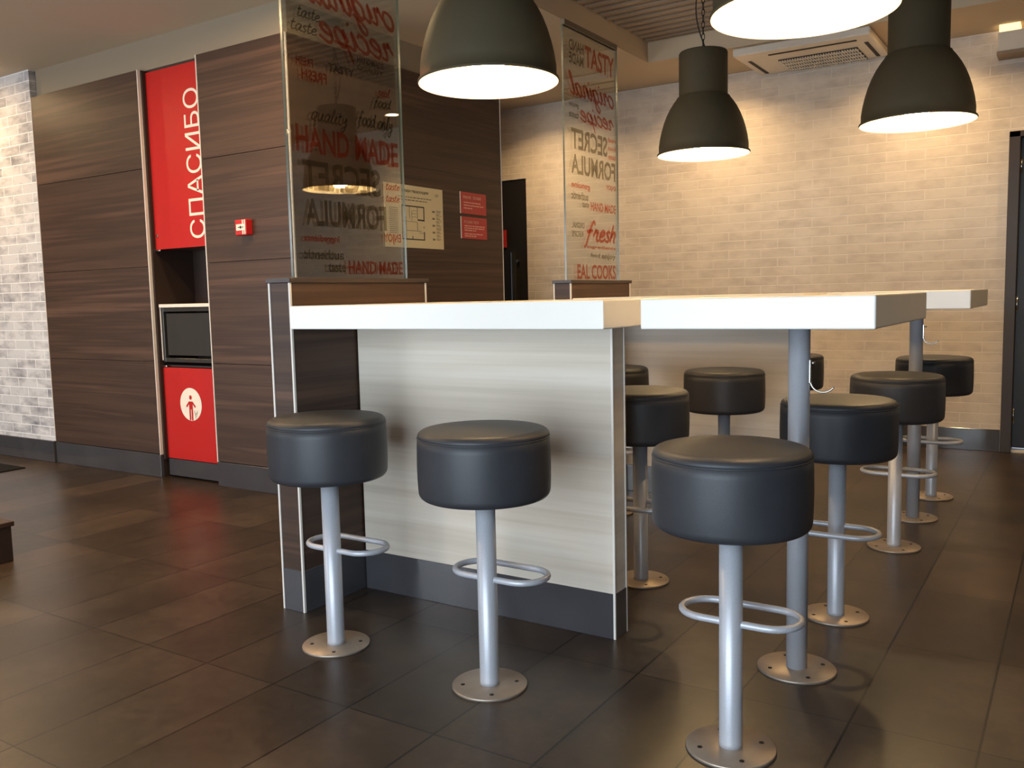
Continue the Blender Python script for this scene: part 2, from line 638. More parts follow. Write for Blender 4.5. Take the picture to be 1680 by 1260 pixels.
# wood clad block: dark core with boards, 3 mm joints
ZT = h(2.31)
SE = [0.155, h(0.677), h(1.2200), h(1.768), ZT]
bm = bmesh.new()
core = 0.018
for x0, x1 in ((XL, NX0), (NX1, XR)):
    add_box(bm, (x0 + 0.001, YW + core, 0.0), (x1 - 0.001, h(5.03), ZT), 0, 2, 1)
add_box(bm, (NX0 - 0.01, YW + 0.36, 0.0), (NX1 + 0.01, h(5.03) - 0.01, ZT), 0, 2, 1)
for z0, z1 in zip(SE, SE[1:]):
    for x0, x1 in ((XL, NX0 - 0.007), (NX1 + 0.007, XR - 0.008)):
        add_box(bm, (x0, YW, z0 + 0.0015), (x1, YW + core + 0.001, z1 - 0.0015), 0.001, 1)
    add_box(bm, (XR - core, YW + 0.008, z0 + 0.0015), (XR, h(5.03), z1 - 0.0015), 0.001, 1)
struct('wall_left', bm, [M['dark_wood'], M['dark_inner']], 'dark brown wood clad wall block with horizontal boards')

bm = bmesh.new()
add_box(bm, (XL, YW + 0.045, ZT), (XR - 0.03, h(5.0), ZC))
struct('wall_upper', bm, M['fascia'], 'plain painted strip between wood wall and ceiling')

n_trim = 0


def trim(lo, hi, mat='trim'):
    global n_trim
    n_trim += 1
    bm = bmesh.new()
    add_box(bm, lo, hi, 0.001, 1)
    return struct('trim_%d' % n_trim, bm, M[mat])


trim((NX0 - 0.007, YW - 0.003, h(0.133)), (NX0, YW + 0.02, ZT))
trim((NX1, YW - 0.003, h(0.133)), (NX1 + 0.007, YW + 0.02, ZT))
trim((XR - 0.008, YW - 0.002, 0.152), (XR + 0.002, YW + 0.008, ZT))
trim((XR - 0.006, h(5.03), 0.152), (XR + 0.003, h(5.03) + 0.008, ZT))

bm = bmesh.new()
add_box(bm, (XL, YW - 0.004, 0), (NX0 - 0.004, YW + 0.02, 0.152), 0.002, 1)
add_box(bm, (NX1 + 0.001, YW - 0.004, 0), (XR + 0.004, YW + 0.02, 0.152), 0.002, 1)
add_box(bm, (XR - 0.02, YW + 0.02, 0), (XR + 0.004, h(5.03), 0.152), 0.002, 1)
struct('baseboard_left', bm, M['slate'])

# left brick wall, continuing beyond the frame
YL = YW - 0.002
bm = bmesh.new()
add_box(bm, (ROOM_L, YL, 0.0), (XL - 0.004, YL + 0.25, ZC))
struct('wall_far_left', bm, M['brick_l'], 'white washed brick wall with grey smudges')
trim((XL - 0.005, YL - 0.001, 0.158), (XL, YW + 0.03, ZT))
bm = bmesh.new()
add_box(bm, (ROOM_L, YL - 0.018, 0), (XL - 0.003, YL + 0.01, 0.158), 0.002, 1)
struct('baseboard_far_left', bm, M['slate'])

# back brick wall with door openings
D1 = (h(-4.6), h(-3.74), h(1.931))
D2 = (h(-0.400), 0.62, h(1.895))
bm = bmesh.new()
xs = [(-7.0, D1[0]), (D1[1], D2[0]), (D2[1], ROOM_R)]
for a, b in xs:
    add_box(bm, (a, YB, 0), (b, YB + 0.2, ZC))
for d in (D1, D2):
    add_box(bm, (d[0], YB, d[2]), (d[1], YB + 0.2, ZC))
struct('wall_back', bm, M['brick_b'], 'cream washed brick wall behind the tables')
bm = bmesh.new()
for a, b in ((D1[1] + 0.005, D2[0] - 0.005), (D2[1] + 0.005, ROOM_R)):
    add_box(bm, (a, YB - 0.014, 0), (b, YB + 0.01, 0.152), 0.002, 1)
struct('baseboard_back', bm, M['slate'])

# doors
bm = bmesh.new()
add_box(bm, (D1[0], YB + 0.012, 0.0), (D1[1] - 0.004, YB + 0.06, D1[2] - 0.004), 0.003, 1)
d1 = struct('door_1', bm, M['near_black'], 'black door at the far left end of the back wall')
box_obj('door_bar', (h(-3.884), YB - 0.02, 0.25), (h(-3.872), YB + 0.014, h(1.36)), M['chrome'], d1, 0.002)
box_obj('door_lock', (h(-3.835), YB - 0.012, h(1.278)), (h(-3.815), YB + 0.014, h(1.298)), M['chrome'], d1, 0.003)
ds = box_obj('door_sign', (h(-4.02), YB - 0.004, h(1.400)), (h(-3.94), YB + 0.013, h(1.540)), M['notice_red'], d1, 0.001)

bm = bmesh.new()
fw = h(0.058)
add_box(bm, (D2[0], YB - 0.03, 0.0), (D2[0] + fw, YB + 0.14, D2[2]), 0.003, 1)
add_box(bm, (D2[1] - fw, YB - 0.03, 0.0), (D2[1], YB + 0.14, D2[2]), 0.003, 1)
add_box(bm, (D2[0], YB - 0.03, D2[2] - fw * 0.6), (D2[1], YB + 0.14, D2[2]), 0.003, 1)
struct('trim_door_right', bm, M['door_frame'])
bm = bmesh.new()
add_box(bm, (D2[0] + fw + 0.001, YB + 0.03, 0.03), (D2[1] - fw - 0.004, YB + 0.075, D2[2] - fw * 0.6 - 0.001), 0.001, 1)
d2 = struct('door_2', bm, M['near_black'], 'black door in a dark frame at the right')
for z in (h(0.89), 0.25, h(1.7)):
    bm = bmesh.new()
    add_lathe(bm, [(0.007, -0.05), (0.007, 0.05)], 12, (D2[0] + fw + 0.006, YB + 0.02, z))
    obj('hinge', bm, M['chrome'], d2)
trim((D2[0] + fw, YB - 0.005, 0.0), (D2[1] - fw, YB + 0.1, 0.016), 'white_plain')  # white strip painted in place of light leaking under the door

# walls behind and beside the camera, with the windows
W1 = (-2.55, 0.65)
W2 = (-7.9, -4.5)
WZ0, WZ1 = 0.10, 2.06
bm = bmesh.new()
for a, b in ((ROOM_L, W2[0]), (W2[1], W1[0]), (W1[1], ROOM_R)):
    add_box(bm, (a, ROOM_F - 0.2, 0), (b, ROOM_F, ZC))
for a, b in (W1, W2):
    add_box(bm, (a, ROOM_F - 0.2, WZ1), (b, ROOM_F, ZC))
    add_box(bm, (a, ROOM_F - 0.2, 0), (b, ROOM_F, WZ0))
struct('wall_front', bm, M['ceiling'])
for i, (a, b) in enumerate((W1, W2)):
    bm = bmesh.new()
    f = 0.05
    y0, y1 = ROOM_F - 0.12, ROOM_F - 0.06
    add_box(bm, (a, y0, WZ0), (a + f, y1, WZ1))
    add_box(bm, (b - f, y0, WZ0), (b, y1, WZ1))
    add_box(bm, (a + f, y0, WZ0), (b - f, y1, WZ0 + f))
    add_box(bm, (a + f, y0, WZ1 - f), (b - f, y1, WZ1))
    add_box(bm, ((a + b) / 2 - f / 2, y0, WZ0 + f), ((a + b) / 2 + f / 2, y1, WZ1 - f))
    w = struct('window_%d' % (i + 1), bm, M['near_black'])
    bm = bmesh.new()
    add_box(bm, (a + f * 0.5, ROOM_F - 0.093, WZ0 + f * 0.5), (b - f * 0.5, ROOM_F - 0.087, WZ1 - f * 0.5))
    obj('window_glass', bm, M['pane'], w)
bm = bmesh.new()
add_box(bm, (ROOM_R, ROOM_F, 0), (ROOM_R + 0.2, YB + 0.2, ZC))
struct('wall_right', bm, M['dark_wood'])
bm = bmesh.new()
add_box(bm, (ROOM_L - 0.2, ROOM_F, 0), (ROOM_L, YL, ZC))
struct('wall_side_left', bm, M['ceiling'])


# ------------------------------------------------------------------ waste cabinet in the niche
YN = h(3.19)
c = thing('waste_cabinet', 'red waste cabinet with white lettering set in the dark wood wall', 'waste cabinet', ((NX0 + NX1) / 2, YN, 0))
ox, oy = (NX0 + NX1) / 2, YN


def rel(x, y, z):
    return (x - ox, y - oy, z)


bm = bmesh.new()
x0, x1 = NX0 + 0.002, NX1 - 0.002
add_box(bm, rel(x0, YN + 0.28, 0.12), rel(x1, YN + 0.30, ZT - 0.01))
add_box(bm, rel(x0, YW + 0.02, 0.12), rel(x0 + 0.012, YN + 0.28, ZT - 0.01))
add_box(bm, rel(x1 - 0.012, YW + 0.02, 0.12), rel(x1, YN + 0.28, ZT - 0.01))
for z in (h(1.318), h(0.645)):
    add_box(bm, rel(x0 + 0.012, YN + 0.022, z), rel(x1 - 0.012, YN + 0.28, z + 0.012))
obj('carcass', bm, M['dark_inner'], c)
xd0, xd1 = NX0 + 0.013, NX1 - 0.013
ud = box_obj('upper_door', rel(xd0, YN, h(1.316)), rel(xd1, YN + 0.02, h(2.298)), M['red'], c, 0.001)
bm = bmesh.new()
put_text(bm, 'СПАСИБО', rel(h(-4.030), YN - 0.0012, h(1.362)), (0, 0, h(0.800)), (-h(0.128), 0, 0), 0.0)
lt = obj('lettering', bm, M['white_print'], ud)
lt['label'] = 'white word СПАСИБО reading upwards'
bm = bmesh.new()
add_tube(bm, [rel(h(-4.447), YN - 0.006, h(1.393)), rel(h(-4.447), YN + 0.002, h(1.393))], 0.009, 16)
lk = obj('lock', bm, M['chrome'], ud)
box_obj('latch', rel(xd0, YN - 0.006, h(1.306)), rel(xd0 + 0.05, YN + 0.006, h(1.315)), M['chrome'], ud, 0.001)
ld = box_obj('lower_door', rel(xd0, YN, h(0.112)), rel(xd1, YN + 0.02, h(0.642)), M['red'], c, 0.001)
box_obj('latch', rel(xd0 - 0.004, YN - 0.006, h(0.645)), rel(xd0 + 0.046, YN + 0.006, h(0.654)), M['chrome'], ld, 0.001)
# round pictogram: white disc with a red figure
ex, ez, er = h(-4.240), h(0.436), h(0.094)
bm = bmesh.new()
ring = [bm.verts.new(rel(ex + er * math.cos(a), YN - 0.001, ez + er * math.sin(a))) for a in [2 * math.pi * i / 48 for i in range(48)]]
bm.faces.new(ring)
em = obj('pictogram_disc', bm, M['white_print'], ld)


def flat_poly(bm, pts, y):
    bm.faces.new([bm.verts.new(rel(ex + px * er, y, ez + pz * er)) for px, pz in pts])


bm = bmesh.new()
yy = YN - 0.0018
flat_poly(bm, [(0.0 + 0.12 * math.cos(a), 0.42 + 0.14 * math.sin(a)) for a in [2 * math.pi * i / 20 for i in range(20)]], yy)
flat_poly(bm, [(-0.17, 0.18), (0.17, 0.18), (0.17, -0.30), (-0.17, -0.30)], yy)
flat_poly(bm, [(-0.17, 0.18), (-0.17, 0.02), (-0.36, -0.20), (-0.46, -0.12)], yy)
flat_poly(bm, [(0.17, 0.18), (0.17, 0.02), (0.36, -0.20), (0.46, -0.12)], yy)
flat_poly(bm, [(-0.17, -0.30), (-0.03, -0.30), (-0.03, -0.97), (-0.17, -0.97)], yy)
flat_poly(bm, [(0.03, -0.30), (0.17, -0.30), (0.17, -0.97), (0.03, -0.97)], yy)
obj('pictogram_figure', bm, M['red'], ld)
bm = bmesh.new()
flat_poly(bm, [(0.30, -0.36), (0.34, -0.36), (0.42, -0.86), (0.38, -0.86)], yy)
flat_poly(bm, [(0.56, -0.36), (0.60, -0.36), (0.50, -0.74), (0.46, -0.74)], yy)
flat_poly(bm, [(0.34, -0.56), (0.52, -0.50), (0.52, -0.54), (0.34, -0.60)], yy)
obj('pictogram_bin', bm, M['ink_grey'], ld)
# swing flap with its frame, pale shelf edge above
fl = box_obj('flap', rel(h(-4.425), YN + 0.006, h(0.712)), rel(xd1 - 0.02, YN + 0.02, h(0.952)), M['flap'], c, 0.003)
bm = bmesh.new()
zf0, zf1 = h(0.674), h(0.985)
xf0, xf1 = h(-4.458), xd1
add_box(bm, rel(xf0, YN - 0.004, zf0), rel(xf0 + 0.022, YN + 0.03, zf1), 0.002, 1)
add_box(bm, rel(xf1 - 0.02, YN - 0.004, zf0), rel(xf1, YN + 0.03, zf1), 0.002, 1)
add_box(bm, rel(xf0 + 0.022, YN - 0.004, zf0), rel(xf1 - 0.02, YN + 0.03, zf0 + 0.026), 0.002, 1)
add_box(bm, rel(xf0 + 0.022, YN - 0.004, zf1 - 0.026), rel(xf1 - 0.02, YN + 0.03, zf1), 0.002, 1)
obj('flap_frame', bm, M['flap'], fl)
box_obj('flap_edging', rel(xf0 - 0.006, YN - 0.008, zf0 + 0.01), rel(xf0, YN + 0.03, zf1), M['trim'], fl, 0.001)
sh = box_obj('shelf', rel(xd0 + 0.012, YN - 0.014, h(0.986)), rel(xd1, YN + 0.27, h(1.005)), M['white_print'], c, 0.002)
box_obj('kickplate', rel(xd0, YN + 0.002, 0.012), rel(xd1 + 0.006, YN + 0.02, h(0.108)), M['slate'], c, 0.001)

# fire alarm call point
fx0, fx1, fz0, fz1 = h(-3.690), h(-3.606), h(1.348), h(1.428)
fy = YW - h(0.045)
f_ = thing('fire_alarm_call_point', 'small red fire alarm box on the dark wood wall', 'fire alarm', ((fx0 + fx1) / 2, YW, fz0))
fo = Vector(((fx0 + fx1) / 2, YW, fz0))
bm = bmesh.new()
add_box(bm, Vector((fx0, fy, fz0)) - fo, Vector((fx1, YW, fz1)) - fo, 0.006, 3)
obj('body', bm, M['red_box'], f_)
fw_, fh_ = fx1 - fx0, fz1 - fz0
box_obj('label_plate', Vector((fx0 + fw_ * 0.14, fy - 0.0025, fz0 + fh_ * 0.30)) - fo, Vector((fx0 + fw_ * 0.94, fy + 0.001, fz0 + fh_ * 0.70)) - fo, M['white_print'], f_, 0.0005)
bm = bmesh.new()
add_tube(bm, [Vector((fx0 + fw_ * 0.55, fy - 0.004, fz0 + fh_ * 0.5)) - fo, Vector((fx0 + fw_ * 0.55, fy - 0.002, fz0 + fh_ * 0.5)) - fo], fh_ * 0.09, 20)
for s in (-1, 1):
    bx = fx0 + fw_ * (0.55 + s * 0.18)
    add_box(bm, Vector((bx - 0.006, fy - 0.0035, fz0 + fh_ * 0.47)) - fo, Vector((bx + 0.006, fy - 0.002, fz0 + fh_ * 0.53)) - fo)
obj('press_mark', bm, M['ink'], f_)
for za, zb in ((0.05, 0.30), (0.70, 0.97)):
    for xa in (0.66, 0.84):
        bm = bmesh.new()
        add_box(bm, Vector((fx0 + fw_ * xa, fy - 0.0008, fz0 + fh_ * za)) - fo, Vector((fx0 + fw_ * (xa + 0.09), fy + 0.001, fz0 + fh_ * zb)) - fo)
        obj('print_stripe', bm, M['white_print'], f_)


# ------------------------------------------------------------------ plan and notices on the side of the wood wall
XS = XR + 0.0005


def side_rect(bm, y0, z0, y1, z1, d, mi=0):
    add_box(bm, (d - 0.0004, y0, z0), (d, y1, z1), 0, 2, mi)


py0, py1, pz0, pz1 = h(3.833), h(4.371), h(1.299), h(1.658)
pl = thing('evacuation_plan', 'cream evacuation plan sheet with a black floor plan on the dark wood wall', 'evacuation plan', (XS, (py0 + py1) / 2, pz0))
po = Vector((XS, (py0 + py1) / 2, pz0))
PW, PH = py1 - py0, pz1 - pz0


def pbox(bm, u0, v0, u1, v1, d=0.0055):
    add_box(bm, (d - 0.0006, (u0 - 0.5) * PW, v0 * PH), (d, (u1 - 0.5) * PW, v1 * PH))


box_obj('sheet', (0.0, -PW / 2, 0), (0.005, PW / 2, PH), M['paper'], pl, 0.001)
bm = bmesh.new()
put_text(bm, 'ПЛАН ЭВАКУАЦИИ', (0.0056, -0.21 * PW, 0.875 * PH), (0, 0.45 * PW, 0), (0, 0, 0.052 * PH), 0.02)
for (u0, v0, u1, v1) in ((0.27, 0.66, 0.655, 0.678), (0.27, 0.13, 0.655, 0.148), (0.27, 0.13, 0.28, 0.678), (0.643, 0.44, 0.658, 0.678), (0.643, 0.13, 0.658, 0.27), (0.54, 0.445, 0.655, 0.468),
                         (0.535, 0.47, 0.541, 0.66), (0.28, 0.42, 0.53, 0.425), (0.34, 0.148, 0.345, 0.50), (0.53, 0.28, 0.536, 0.42), (0.345, 0.275, 0.60, 0.281), (0.56, 0.245, 0.645, 0.25),
                         (0.40, 0.47, 0.405, 0.66), (0.44, 0.50, 0.53, 0.504), (0.44, 0.55, 0.53, 0.554), (0.44, 0.44, 0.444, 0.60), (0.46, 0.60, 0.53, 0.604), (0.643, 0.33, 0.652, 0.36), (0.44, 0.15, 0.452, 0.19), (0.60, 0.14, 0.64, 0.148)):
    pbox(bm, u0, v0, u1, v1)
obj('plan_print', bm, M['ink'], pl)
for v, u0, u1 in ((0.80, 0.22, 0.80), (0.755, 0.26, 0.74)):
    bm = bmesh.new()
    u = u0
    while u < u1 - 0.03:
        w = random.uniform(0.02, 0.06)
        pbox(bm, u, v, min(u + w, u1), v + 0.016)
        u += w + 0.012
    obj('plan_subtitle', bm, M['ink_grey'], pl)
bm = bmesh.new()
for i in range(9):
    v = 0.60 - i * 0.057
    if i % 2 == 0:
        pbox(bm, 0.80, v, 0.845, v + 0.03)
    for k in range(3):
        pbox(bm, 0.87, v + 0.003 + k * 0.015, 0.90 + random.uniform(0.01, 0.07), v + 0.010 + k * 0.015)
obj('plan_key', bm, M['ink_grey'], pl)
bm = bmesh.new()
for i in range(14):
    pbox(bm, 0.07, 0.22 + i * 0.030, 0.21, 0.236 + i * 0.030)
obj('plan_side_text', bm, M['ink_grey'], pl)
bm = bmesh.new()
for k in range(3):
    pbox(bm, 0.86, 0.90 - k * 0.016, 0.92, 0.907 - k * 0.016)
obj('plan_stamp', bm, M['ink_grey'], pl)


def notice(y0, y1, z0, z1, label, lines, words):
    n = thing('wall_notice', label, 'notice', (XS, (y0 + y1) / 2, z0), 'red notices on the wood wall')
    w, hh = y1 - y0, z1 - z0
    box_obj('plate', (0, -w / 2, 0), (0.006, w / 2, hh), M['notice_red'], n, 0.001)
    box_obj('plate_edge', (0.0, -w / 2 - 0.003, 0), (0.0065, -w / 2, hh), M['white_print'], n, 0.0005)
    bm = bmesh.new()
    for s, u0, u1 in words:
        put_text(bm, s, (0.0072, (u0 - 0.5) * w, 0.70 * hh), (0, (u1 - u0) * w, 0), (0, 0, 0.13 * hh), 0.03)
    obj('notice_title', bm, M['notice_ink'], n)
    for v, u1 in lines:
        bm = bmesh.new()
        u = 0.11
        while u < u1 - 0.02:
            ww = random.uniform(0.05, 0.16)
            add_box(bm, (0.0064, (u - 0.5) * w, v * hh), (0.0072, (min(u + ww, u1) - 0.5) * w, (v + 0.05) * hh))
            u += ww + 0.02
        obj('text_line', bm, M['notice_ink'], n)


notice(h(4.556), h(4.838), h(1.531), h(1.667), 'upper of two red notices with pale lettering on dark wood wall', [(0.50, 0.78), (0.37, 0.88), (0.24, 0.44)], [('ВНИМАНИЕ', 0.09, 0.40), ('УВАЖАЕМЫЕ', 0.46, 0.79)])
notice(h(4.558), h(4.840), h(1.376), h(1.513), 'lower of two red notices with pale lettering on dark wood wall', [(0.56, 0.92), (0.46, 0.88), (0.36, 0.56), (0.20, 0.82), (0.10, 0.58)], [('УВАЖАЕМЫЕ', 0.09, 0.42), ('ГОСТИ', 0.46, 0.66)])


# ------------------------------------------------------------------ low dividers with glass screens
DX0, DX1 = h(-2.177), h(-2.079)
LET1=[("original","r",1,"s",2.383,2.874,2.216,0.063),
("recipe","r",1,"s",2.451,2.868,2.089,0.064),
("taste","k",0,"s",2.349,2.459,2.150,0.024),
("taste","k",0,"s",2.314,2.441,2.098,0.024),
("FRESH","r",1,"b",2.329,2.413,1.979,2.010),
("FRESH","r",1,"b",2.353,2.481,1.932,1.971),
("TASTY","k",0,"b",2.490,2.632,1.985,2.016),
("HANDMADE","k",0,"b",2.652,2.806,2.050,2.074),
("QUALITY","k",0,"b",2.650,2.804,2.021,2.040),
("real","r",0,"s",2.769,2.840,1.944,0.019),
("food","k",0,"s",2.734,2.845,1.900,0.022),
("quality","k",0,"s",2.396,2.583,1.795,0.029),
("food only","k",0,"s",2.637,2.848,1.814,0.030),
("HAND MADE","r",0,"b",2.312,2.877,1.673,1.769),
("SECRET","k",1,"b",2.336,2.761,1.541,1.648),
("FORMULA","k",1,"b",2.343,2.790,1.409,1.508),
("taste","r",0,"s",2.796,2.881,1.578,0.017),
("taste","r",0,"s",2.794,2.878,1.530,0.017),
("ENJOY","r",1,"b",2.771,2.878,1.356,1.400),
("ingredients","r",1,"b",2.331,2.514,1.345,1.377),
("authentic","k",1,"b",2.324,2.534,1.287,1.323),
("taste","k",0,"b",2.449,2.541,1.240,1.275),
("HAND MADE","r",0,"b",2.558,2.883,1.234,1.286)]
LET2=[("HAND","k",1,"b",4.348,4.515,2.465,2.523),
("MADE","k",1,"b",4.345,4.513,2.396,2.454),
("TASTY","r",0,"b",4.528,4.895,2.408,2.526),
("original","r",1,"s",4.343,4.881,2.233,0.064),
("recipe","r",1,"s",4.465,4.878,2.101,0.056),
("genuine","k",1,"b",4.337,4.448,2.159,2.191),
("taste","k",1,"b",4.335,4.446,2.107,2.138),
("SECRET","k",1,"b",4.358,4.794,1.939,2.053),
("real","r",1,"b",4.811,4.909,2.031,2.058),
("food","r",1,"b",4.810,4.908,1.983,2.008),
("taste","r",1,"b",4.809,4.906,1.931,1.958),
("FORMULA","k",1,"b",4.353,4.896,1.803,1.913),
("genuine","r",1,"b",4.349,4.572,1.719,1.761),
("ENJOY","r",1,"b",4.772,4.901,1.743,1.778),
("authentic","k",1,"b",4.348,4.548,1.665,1.709),
("taste","k",0,"b",4.473,4.554,1.626,1.657),
("HAND MADE","r",0,"b",4.576,4.898,1.615,1.665),
("ORIGINAL","k",1,"b",4.349,4.498,1.507,1.539),
("RECIPE","k",1,"b",4.348,4.482,1.459,1.491),
("fresh","r",0,"s",4.488,4.885,1.442,0.061),
("ingredients","r",0,"b",4.524,4.892,1.394,1.418),
("food","k",0,"b",4.567,4.682,1.349,1.373),
("enjoy","k",0,"b",4.705,4.891,1.335,1.373),
("EAL COOKS","r",0,"b",4.404,4.889,1.222,1.307)]



def divider(y0, y1, label):
    d = thing('low_divider', label, 'divider', ((DX0 + DX1) / 2, y0, 0), 'low dark wood dividers')
    w = DX1 - DX0
    L = y1 - y0
    zt = h(1.061)
    bm = bmesh.new()
    add_box(bm, (-w / 2 + 0.003, 0.003, 0.0), (w / 2 - 0.003, L - 0.003, zt), 0.001, 1)
    obj('body', bm, M['dark_wood'], d)
    k = 0.008
    for sx in (-1, 1):
        for yy in (0, L):
            a = sx * w / 2
            xx0, xx1 = (a - k, a) if sx > 0 else (a, a + k)
            ya, yb = (yy - 0.001, yy + k) if yy == 0 else (yy - k, yy + 0.001)
            box_obj('edge_trim', (xx0, ya, 0.0), (xx1, yb, zt), M['trim'], d, 0.001)
    bm = bmesh.new()
    zk = h(0.138)
    add_box(bm, (-w / 2 + k, -0.0005, 0), (w / 2 - k, 0.012, zk), 0.001, 1)
    add_box(bm, (-w / 2 + k, L - 0.012, 0), (w / 2 - k, L + 0.0005, zk), 0.001, 1)
    add_box(bm, (w / 2 - 0.012, k, 0), (w / 2 + 0.0005, L - k, zk), 0.001, 1)
    add_box(bm, (-w / 2 - 0.0005, k, 0), (-w / 2 + 0.012, L - k, zk), 0.001, 1)
    obj('kickplate', bm, M['slate'], d)
    box_obj('cap', (-w / 2 - 0.006, -0.006, zt), (w / 2 + 0.006, L + 0.012, h(1.0765)), M['cap'], d, 0.002)
    return d


def screen(y0, y1, label, letters):
    XG = h(-2.128)
    z0, z1 = h(1.0766), h(2.285)
    s = thing('glass_screen', label, 'glass screen', (XG, y0, z0), 'printed glass screens')
    L, H = y1 - y0, z1 - z0
    th = 0.010
    bm = bmesh.new()
    add_box(bm, (-th / 2, 0, 0), (th / 2, L, H))
    for f in bm.faces:
        f.material_index = 0 if abs(f.normal.x) > 0.5 else 1
    bm.normal_update()
    for f in bm.faces:
        f.material_index = 0 if abs(f.normal.x) > 0.5 else 1
    obj('pane', bm, [M['glass'], M['glass_edge']], s)
    box_obj('top_rail', (-0.012, 0.01, H), (0.012, L - 0.01, H + 0.03), M['rail'], s, 0.002)
    for (tx, cc, mir, st, ya, yb, za, zb) in letters:
        bm = bmesh.new()
        if st == 's':
            script_bm(bm, tx, ya - y0, yb - y0, za - z0, zb, th / 2 + 0.0012, bool(mir), 0.30 if tx == 'fresh' else 0.22)
        else:
            put_text(bm, tx, (th / 2 + 0.0012, ya - y0, za - z0), (0, yb - ya, 0), (0, 0, zb - za), 0.025, 0.0, bool(mir))
        o = obj('lettering', bm, M['print_red' if cc == 'r' else 'print_dark'], s)
        o['label'] = ('red' if cc == 'r' else 'grey') + (' mirrored' if mir else '') + ' lettering reading ' + tx
    return s


divider(h(1.950), h(2.632), 'low dark wood divider at the end of the long white table nearest the camera')
divider(h(3.751), h(4.415), 'low dark wood divider behind, below the glass screen that stands free of the wood wall')
screen(h(2.010), h(2.578), 'printed glass screen on the near divider, in front of the dark wood wall', LET1)
screen(h(3.790), h(4.372), 'printed glass screen on the far divider, in front of the brick wall', LET2)

# ------------------------------------------------------------------ tables
ZB, ZTOP = h(0.9162), h(0.9880)
TXA, TXB = h(-2.072), h(-0.985)
TXC, TXD = h(-0.893), h(-0.362)


def rounded_top(bm, lo, hi):
    add_box(bm, lo, hi, 0.004, 2)


def wall_table(yc, label):
    hw = h(0.345)
    t = thing('bar_table', label, 'table', ((TXA + TXB) / 2, yc, 0), 'white bar tables')
    cx = (TXA + TXB) / 2
    bm = bmesh.new()
    rounded_top(bm, (TXA - cx, -hw, ZB), (TXB - cx, hw, ZTOP))
    obj('tabletop', bm, M['white_top'], t)
    px0, px1, ph = TXA - cx - 0.004, h(-1.113) - cx, h(0.040)
    p = box_obj('support_panel', (px0, -ph + 0.002, 0.0), (px1 - 0.002, ph - 0.002, ZB), M['pale_wood'], t, 0.001)
    zk = h(0.136)
    for sy in (-1, 1):
        ya, yb = (-ph - 0.001, -ph + 0.006) if sy < 0 else (ph - 0.006, ph + 0.001)
        box_obj('edge_trim', (px1 - 0.007, ya, 0.0), (px1 + 0.001, yb, ZB - 0.001), M['trim'], p, 0.001)
    bm = bmesh.new()
    add_box(bm, (px0, -ph - 0.0005, 0), (px1 - 0.007, -ph + 0.01, zk), 0.001, 1)
    add_box(bm, (px0, ph - 0.01, 0), (px1 - 0.007, ph + 0.0005, zk), 0.001, 1)
    add_box(bm, (px1 - 0.012, -ph + 0.006, 0), (px1 + 0.0005, ph - 0.006, zk), 0.001, 1)
    obj('kickplate', bm, M['slate'], p)
    return t


def post_table(x, yc, label, zh):
    hw = h(0.350)
    t = thing('bar_table', label, 'table', (x, yc, 0), 'white bar tables')
    bm = bmesh.new()
    rounded_top(bm, (TXC - x, -hw, ZB), (TXD - x, hw, ZTOP))
    obj('tabletop', bm, M['white_top'], t)
    bm = bmesh.new()
    add_lathe(bm, [(0.0305, 0.008), (0.0305, ZB - 0.012)], 40)
    p = obj('column', bm, M['steel'], t)
    bm = bmesh.new()
    add_lathe(bm, [(0.031, ZB - 0.012), (0.07, ZB - 0.008), (0.07, ZB)], 32)
    obj('mounting_flange', bm, M['steel'], t)
    b = base_plate(0.114, t)
    # coat hook on the column side
    bm = bmesh.new()
    add_box(bm, (0.0300, -0.007, zh - 0.012), (0.0335, 0.007, zh + 0.055), 0.001, 1)
    pts = [(0.033, 0, zh + 0.046), (0.045, 0, zh + 0.046)]
    add_tube(bm, pts, 0.004, 10)
    pts = []
    for i in range(15):
        a = math.pi * (1.0 + i / 14 * 0.86)
        pts.append((0.033 + 0.034 + 0.034 * math.cos(a), 0, zh - 0.008 + 0.030 * math.sin(a)))
    add_tube(bm, pts, 0.0027, 10)
    hk = obj('coat_hook', bm, M['chrome'], t)
    return t


def base_plate(r, parent):
    bm = bmesh.new()
    add_lathe(bm, [(0.0, 0.0), (r, 0.0), (r, 0.006), (r - 0.002, 0.008), (0.0, 0.008)], 56)
    b = obj('base_plate', bm, M['plate'], parent)
    for k in range(4):
        a = math.radians(38 + 90 * k)
        bm = bmesh.new()
        add_lathe(bm, [(0.0, 0.0075), (0.0065, 0.0075), (0.0060, 0.0092), (0.0, 0.0094)], 12, (r * 0.72 * math.cos(a), r * 0.72 * math.sin(a), 0))
        obj('bolt', bm, M['bolt'], b)
    return b


wall_table(h(2.281), 'long white bar table on a pale wood panel, nearest the camera')
wall_table(h(4.095), 'long white bar table on a pale wood panel, behind the near tables')
post_table(h(-0.610), h(2.300), 'small white bar table on a grey steel column, nearest the camera', h(0.775))
post_table(h(-0.600), h(4.120), 'far small white bar table on a grey steel column, before the brick wall', h(0.795))


